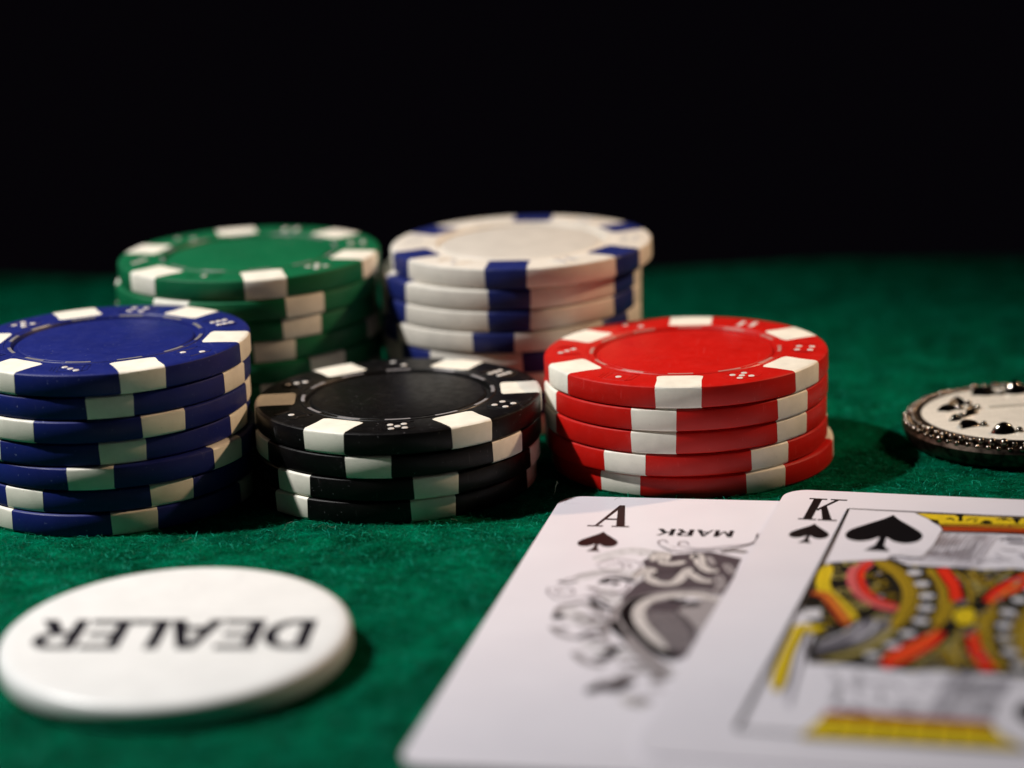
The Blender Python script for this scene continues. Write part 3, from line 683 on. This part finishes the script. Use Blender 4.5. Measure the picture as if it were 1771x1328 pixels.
def serif_K(P, x, y, w, h, k):
    P.poly([(x + w * .13, y), (x + w * .38, y), (x + w * .38, y + h), (x + w * .13, y + h)], k)
    P.poly([(x + w * .80, y), (x + w * .92, y), (x + w * .42, y + h * .58), (x + w * .36, y + h * .50)], k)
    P.poly([(x + w * .46, y + h * .40), (x + w * .60, y + h * .32), (x + w * .98, y + h), (x + w * .70, y + h)], k)
    for a, b, yy in ((0, .52, 0), (.62, 1.1, 0), (0, .52, .945), (.56, 1.1, .945)):
        P.poly([(x + w * a, y + h * yy), (x + w * b, y + h * yy), (x + w * b, y + h * (yy + .055)), (x + w * a, y + h * (yy + .055))], k)

ace = place_card('ace_of_spades', (6.2, 328.9), -12.65, .5)
P = Print(); serif_A(P, 5.9, 3.5, 5.2, 9.2, 'ink_index'); twin(P, 'index_letter', ace)
P = Print(); spade(P, 8.3, 14.7, 5.2, 7.9, 'ink_index'); twin(P, 'suit_pip', ace)
P = Print(); [P.stroke(q, 2.6, 'ink_greyl', .3) for q in ([(9, 26), (13, 22), (18, 24)], [(8, 33), (12, 30), (17, 33)], [(9, 43), (12, 48), (17, 47)], [(13, 54), (17, 58), (20, 55)], [(12, 36), (15, 41), (19, 40)], [(20, 60), (24, 63), (27, 60)])]; art(P, [x for x in ACE_ART if x[1] == 'inkm' and x[0] == 'f'][:1])
scribble(P, [(16, 18), (26, 16), (24, 40), (20, 60), (13, 56), (10, 44), (11, 28)], 26, 9, ['line', 'ash', 'line', 'ash', 'ink'], (.12, .4)); art(P, ACE_ART); add(P, 'ornate_spade', ace)
P = Print()                                                                # MARK, upside down
def word_mark(P, x0, y0, w, h):
    k = 'ink_black'; u = w / 4.35; t = .24 * u
    def rot(pts): return [(x0 + w - x, y0 + h - y) for x, y in pts]       # turned half round
    def q(*pts): P.poly(rot([(a * 1.0, b * h) for a, b in pts]), k)
    x = 0                                                                  # M
    q((x, 1), (x + .26 * u, 1), (x + .26 * u, 0), (x, 0)); q((x + .80 * u, 1), (x + 1.06 * u, 1), (x + 1.06 * u, 0), (x + .80 * u, 0))
    q((x + .0 * u, 0), (x + .26 * u, 0), (x + .60 * u, .85), (x + .46 * u, .85)); q((x + .80 * u, 0), (x + 1.0 * u, 0), (x + .60 * u, .85), (x + .46 * u, .85))
    x = 1.16 * u                                                           # A
    q((x, 1), (x + .14 * u, 1), (x + .55 * u, .15), (x + .46 * u, 0), (x + .40 * u, 0)); q((x + .40 * u, 0), (x + .56 * u, 0), (x + .98 * u, 1), (x + .68 * u, 1)); q((x + .2 * u, .58), (x + .78 * u, .58), (x + .8 * u, .74), (x + .16 * u, .74))
    x = 2.26 * u                                                           # R
    q((x, 1), (x + .28 * u, 1), (x + .28 * u, 0), (x, 0)); q((x + .2 * u, 0), (x + .75 * u, 0), (x + .9 * u, .12), (x + .9 * u, .42), (x + .75 * u, .56), (x + .2 * u, .56), (x + .2 * u, .42), (x + .62 * u, .42), (x + .62 * u, .15), (x + .2 * u, .15))
    q((x + .40 * u, .5), (x + .66 * u, .5), (x + 1.0 * u, 1), (x + .70 * u, 1))
    x = 3.34 * u                                                           # K
    q((x, 1), (x + .28 * u, 1), (x + .28 * u, 0), (x, 0)); q((x + .75 * u, 0), (x + .98 * u, 0), (x + .42 * u, .62), (x + .26 * u, .55)); q((x + .38 * u, .42), (x + .62 * u, .32), (x + 1.04 * u, 1), (x + .72 * u, 1))
word_mark(P, 15.2, 12.9, 9.9, 2.7); add(P, 'mark_lettering', ace)
tag(ace, 'ace of spades card face up, partly under the king, ornate grey spade', 'playing card', 'two playing cards in front of the red chips')

king = place_card('king_of_spades', (36.5, 326.6), -16.9, .82)
P = Print(); serif_K(P, 3.7, 3.5, 4.6, 9.2, 'ink_black'); twin(P, 'index_letter', king)
P = Print(); spade(P, 6.2, 14.1, 5.1, 7.8, 'ink_black'); twin(P, 'suit_pip', king)
P = Print(); a, b, c_, d_ = 9.6, 8.0, CW - 9.2, 82.8
for s_, e_ in (((a, b), (c_, b)), ((c_, b), (c_, d_)), ((c_, d_), (a, d_)), ((a, d_), (a, b))): P.stroke([s_, e_], .36, 'ink_belt', 1, False)
FR = P
P = Print(.004); BACK = [x for x in KING_ART if x[0] == 'f' and x[1] in ('belt', 'white')]; art(P, BACK); flipP(P, 28.9, 45.4); zb = P.z; P0 = P; P = Print(zb); scribble(P, BACK[0][3], 150, 5, ['goldl', 'gold', 'gold', 'greyd', 'grey', 'goldl'], (.18, .4)); art(P, [x for x in KING_ART if x not in BACK]); flipP2(P, 28.9, 45.4); Q = Print(P.z + .002); art(Q, [x for x in BACK if x[1] == 'white']); spade(Q, 15.7, 9.7, 9.7, 14.6, 'ink_black'); art(Q, [('s', 'greyf', .14, [(20.2 + 1.6 * math.cos(t * .6), 24.6 + 1.3 * math.sin(t * .6)) for t in range(11)]), ('s', 'greyf', .12, [(20.2 + .9 * math.cos(t * .6), 24.6 + .7 * math.sin(t * .6)) for t in range(11)])]); flipP2(Q, 28.9, 45.4); merge(P, Q); merge(P0, P); add(P0, 'court_figure', king); FR.V = [(x, y, z + P.z + .004) for x, y, z in FR.V]; add(FR, 'frame_line', king)
tag(king, 'king of spades card with red and yellow court figure, lying over the ace', 'playing card', 'two playing cards in front of the red chips')

# ------------------------------------------------------------------ round metal card guard
def guard():
    r = bpy.data.objects.new('card_guard', None); COL.objects.link(r); r.empty_display_size = .01
    gx, gy = 72.6, 348.6; r.location = (gx * MM, gy * MM, .1 * MM)
    obj('metal_base', lathe('metal_base', [(0, 0), (14.6, 0), (15.9, .5), (16.6, 1.5), (16.8, 2.6), (16.5, 3.2), (15.9, 3.1), (15.6, 3.1), (14.8, 3.2), (14.65, 3.7), (14.5, 4.0), (14.2, 4.02), (14.1, 3.7), (0, 3.7)], 128, 'silver_side', 30), r)
    obj('enamel_face', lathe('enamel_face', [(0, 4.02), (8, 4.0), (13.2, 3.92), (14.12, 3.84), (14.12, 3.6), (0, 3.6)], 96, 'enamel', 60), r)
    def ico(V, F, c, rad, sz=1.0, sub=1):
        bm = bmesh.new(); bmesh.ops.create_icosphere(bm, subdivisions=sub, radius=1); b = len(V)
        V += [(c[0] + v.co.x * rad, c[1] + v.co.y * rad, c[2] + v.co.z * rad * sz) for v in bm.verts]; F += [tuple(b + v.index for v in f.verts) for f in bm.faces]; bm.free()
    V, F = [], []
    for ring, n, rad, z in ((15.3, 62, .62, 3.78), (16.25, 66, .56, 3.3)):
        for i in range(n):
            a = 2 * math.pi * (i + (.5 if ring > 16 else 0)) / n; ico(V, F, (ring * math.cos(a + random.uniform(-.008, .008)), ring * math.sin(a), z + random.uniform(-.08, .08)), rad * random.uniform(.62, 1.15), random.uniform(.8, 1.1), 2)
    o = obj('beaded_rim', new_mesh('beaded_rim', V, F, ['silver'], None, True), r); o['kind'] = 'stuff'
    # raised marcasite studs: x, y (world mm), length, width, height, angle
    S = [(62.6, 351.4, 3.0, 1.8, 1.0, 5), (64.6, 354.6, 2.8, 2.0, 1.1, -35), (62.8, 346.4, 2.2, 1.6, .9, 40), (65.4, 349.0, 4.4, 1.7, 1.2, 58),
         (63.8, 342.6, 3.8, 2.6, 1.1, 0), (68.2, 339.0, 3.6, 2.4, 1.5, 0), (72.6, 337.0, 3.6, 2.4, 1.5, 20), (69.2, 359.1, 4.0, 2.2, 1.2, -10), (74.0, 359.6, 3.6, 3.0, 1.8, 20),
         (77.5, 349.0, 3.4, 2.0, 1.3, 80), (82.5, 343.0, 3.4, 2.2, 1.4, 40), (82.5, 353.0, 3.4, 2.2, 1.4, -40)]
    for si, (x, y, l, w, h, a) in enumerate(S):
        V, F = [], []; ca, sa = math.cos(R_(a)), math.sin(R_(a)); n = (4, 5, 16, 4, 3, 16, 6, 5, 16, 4, 5, 6)[si]
        for t, z in ((1, 0), (.86, .35), (.55, .8), (.2, 1.0)):
            for i in range(n):
                th = 2 * math.pi * i / n; px = l / 2 * (math.copysign(abs(math.cos(th)) ** 1.35, math.cos(th)) if n == 16 else math.cos(th) * 1.1) * t; py = w / 2 * math.copysign(abs(math.sin(th)) ** 1.0, math.sin(th)) * t
                V.append((px * ca - py * sa, px * sa + py * ca, 3.9 + z * h))
        for j in range(3):
            for i in range(n): k = (i + 1) % n; F.append((j * n + i, j * n + k, (j + 1) * n + k, (j + 1) * n + i))
        F.append(tuple(range(3 * n, 4 * n)))
        V = [(p[0] + x - gx, p[1] + y - gy, p[2]) for p in V]
        obj('stud', new_mesh('stud', V, F, ['stone'], None, n == 16), r)
        V, F = [], []                                                      # a small bead beside each stud
        ico(V, F, (x - gx + l * .62 * ca, y - gy + l * .62 * sa, 4.1), .55, 1.1, 2); obj('bead', new_mesh('bead', V, F, ['stone'], None, True), r)
    V, F = [], []; bar3(V, F, (68.5 - gx, 351.4 - gy), (82 - gx, 352.4 - gy), .5, 4.0, 4.35); obj('enamel_ridge', new_mesh('enamel_ridge', V, F, ['enamel']), r)
    tag(r, 'round silver card guard with beaded rim and cream enamel face at right edge', 'card guard')
guard()

# ------------------------------------------------------------------ felt nap and lint
def nap(n=190000):
    x = RNG.uniform(-130, 130, n * 2); y = 225 + 265 * RNG.random(n * 2) ** 1.25
    lim = 0.235 * y + 18; keep = np.abs(x) < lim
    def card(cx, cy, ang):
        a = R_(ang); dx, dy = x - cx, y - cy; u = dx * math.cos(a) + dy * math.sin(a); v = dx * math.sin(a) - dy * math.cos(a)
        return (u > -.2) & (u < CW) & (v > -.2) & (v < CH_)
    keep &= ~card(6.03, 329.91, -12.65) & ~card(36.41, 327.16, -16.9)
    for (cx, cy), _, ch in STACKS.values(): keep &= np.hypot(x - cx, y - cy) > 18.0
    keep &= np.hypot(x + 40.3, y - 272.6) > 19; keep &= np.hypot(x - 72.6, y - 348.6) > 15; keep &= y < 470
    x, y = x[keep][:n], y[keep][:n]; n = len(x)
    th = RNG.uniform(0, 2 * np.pi, n); L = RNG.uniform(.5, 1.6, n); w = RNG.uniform(.018, .04, n); h = RNG.gamma(2.0, .09, n).clip(.03, .75)
    bend = RNG.normal(0, .7, n); S = 4
    V = np.zeros((n, S, 2, 3))
    for s in range(S):
        t = s / (S - 1); a = th + bend * t
        px = x + np.cos(a) * L * t; py = y + np.sin(a) * L * t; pz = h * (4 * t * (1 - t)) * .8 + h * t * .5 + .01
        ww = w * (1 - .5 * t)
        V[:, s, 0] = np.stack([px - np.sin(a) * ww, py + np.cos(a) * ww, pz], -1); V[:, s, 1] = np.stack([px + np.sin(a) * ww, py - np.cos(a) * ww, pz + ww * .6], -1)
    V = (V.reshape(-1, 3) * MM).astype(np.float32)
    base = (np.arange(n) * S * 2)[:, None]; q = np.concatenate([base + np.array([2 * s, 2 * s + 2, 2 * s + 3, 2 * s + 1]) for s in range(S - 1)], 1).reshape(-1)
    me = bpy.data.meshes.new('felt_nap'); me.vertices.add(len(V)); me.vertices.foreach_set('co', V.ravel())
    nf = n * (S - 1); me.loops.add(nf * 4); me.loops.foreach_set('vertex_index', q.astype(np.int32)); me.polygons.add(nf)
    me.polygons.foreach_set('loop_start', np.arange(nf, dtype=np.int32) * 4); me.materials.append(M['fiber']); me.update(calc_edges=True)
    o = obj('felt_nap', me); o['kind'] = 'stuff'; tag(o, 'short green wool nap standing up from the table felt', 'felt nap')
nap()
def lint():
    V, F = [], []
    L = [((-29.5, 320.4, 1.2), 2.6, 1), ((-26.5, 319.8, .8), 2.0, 2), ((-24, 319.9, .6), 1.6, 3), ((-8, 320.5, .6), 1.8, 4), ((5.0, 326.5, 1.8), 3.0, 5), ((6.2, 325.5, .6), 2.2, 6), ((-43, 318, .5), 1.8, 7), ((14, 326.0, 1.0), 1.8, 8)]
    for (x, y, z), ln, sd in L:
        g = random.Random(sd); p = Vector((x, y, z)); d = Vector((g.uniform(-1, 1), g.uniform(-.3, .2), g.uniform(.1, 1))).normalized(); b = len(V); n = 12
        for i in range(n):
            for k in range(4): a = k * math.pi / 2; V.append((p.x +   .016 * math.cos(a), p.y + .012 * math.sin(a), max(.05, p.z + .016 * math.sin(a))))
            p = p + d * (ln / n); d = (d + Vector((g.uniform(-.6, .6), g.uniform(-.3, .3), g.uniform(-.7, .5)))).normalized()
        for i in range(n - 1):
            for k in range(4): F.append((b + 4 * i + k, b + 4 * i + (k + 1) % 4, b + 4 * i + 4 + (k + 1) % 4, b + 4 * i + 4 + k))
    o = obj('lint_fluff', new_mesh('lint_fluff', V, F, ['lint'])); o['kind'] = 'stuff'; tag(o, 'fine pale lint threads along the base of the chip stacks', 'lint')
lint()
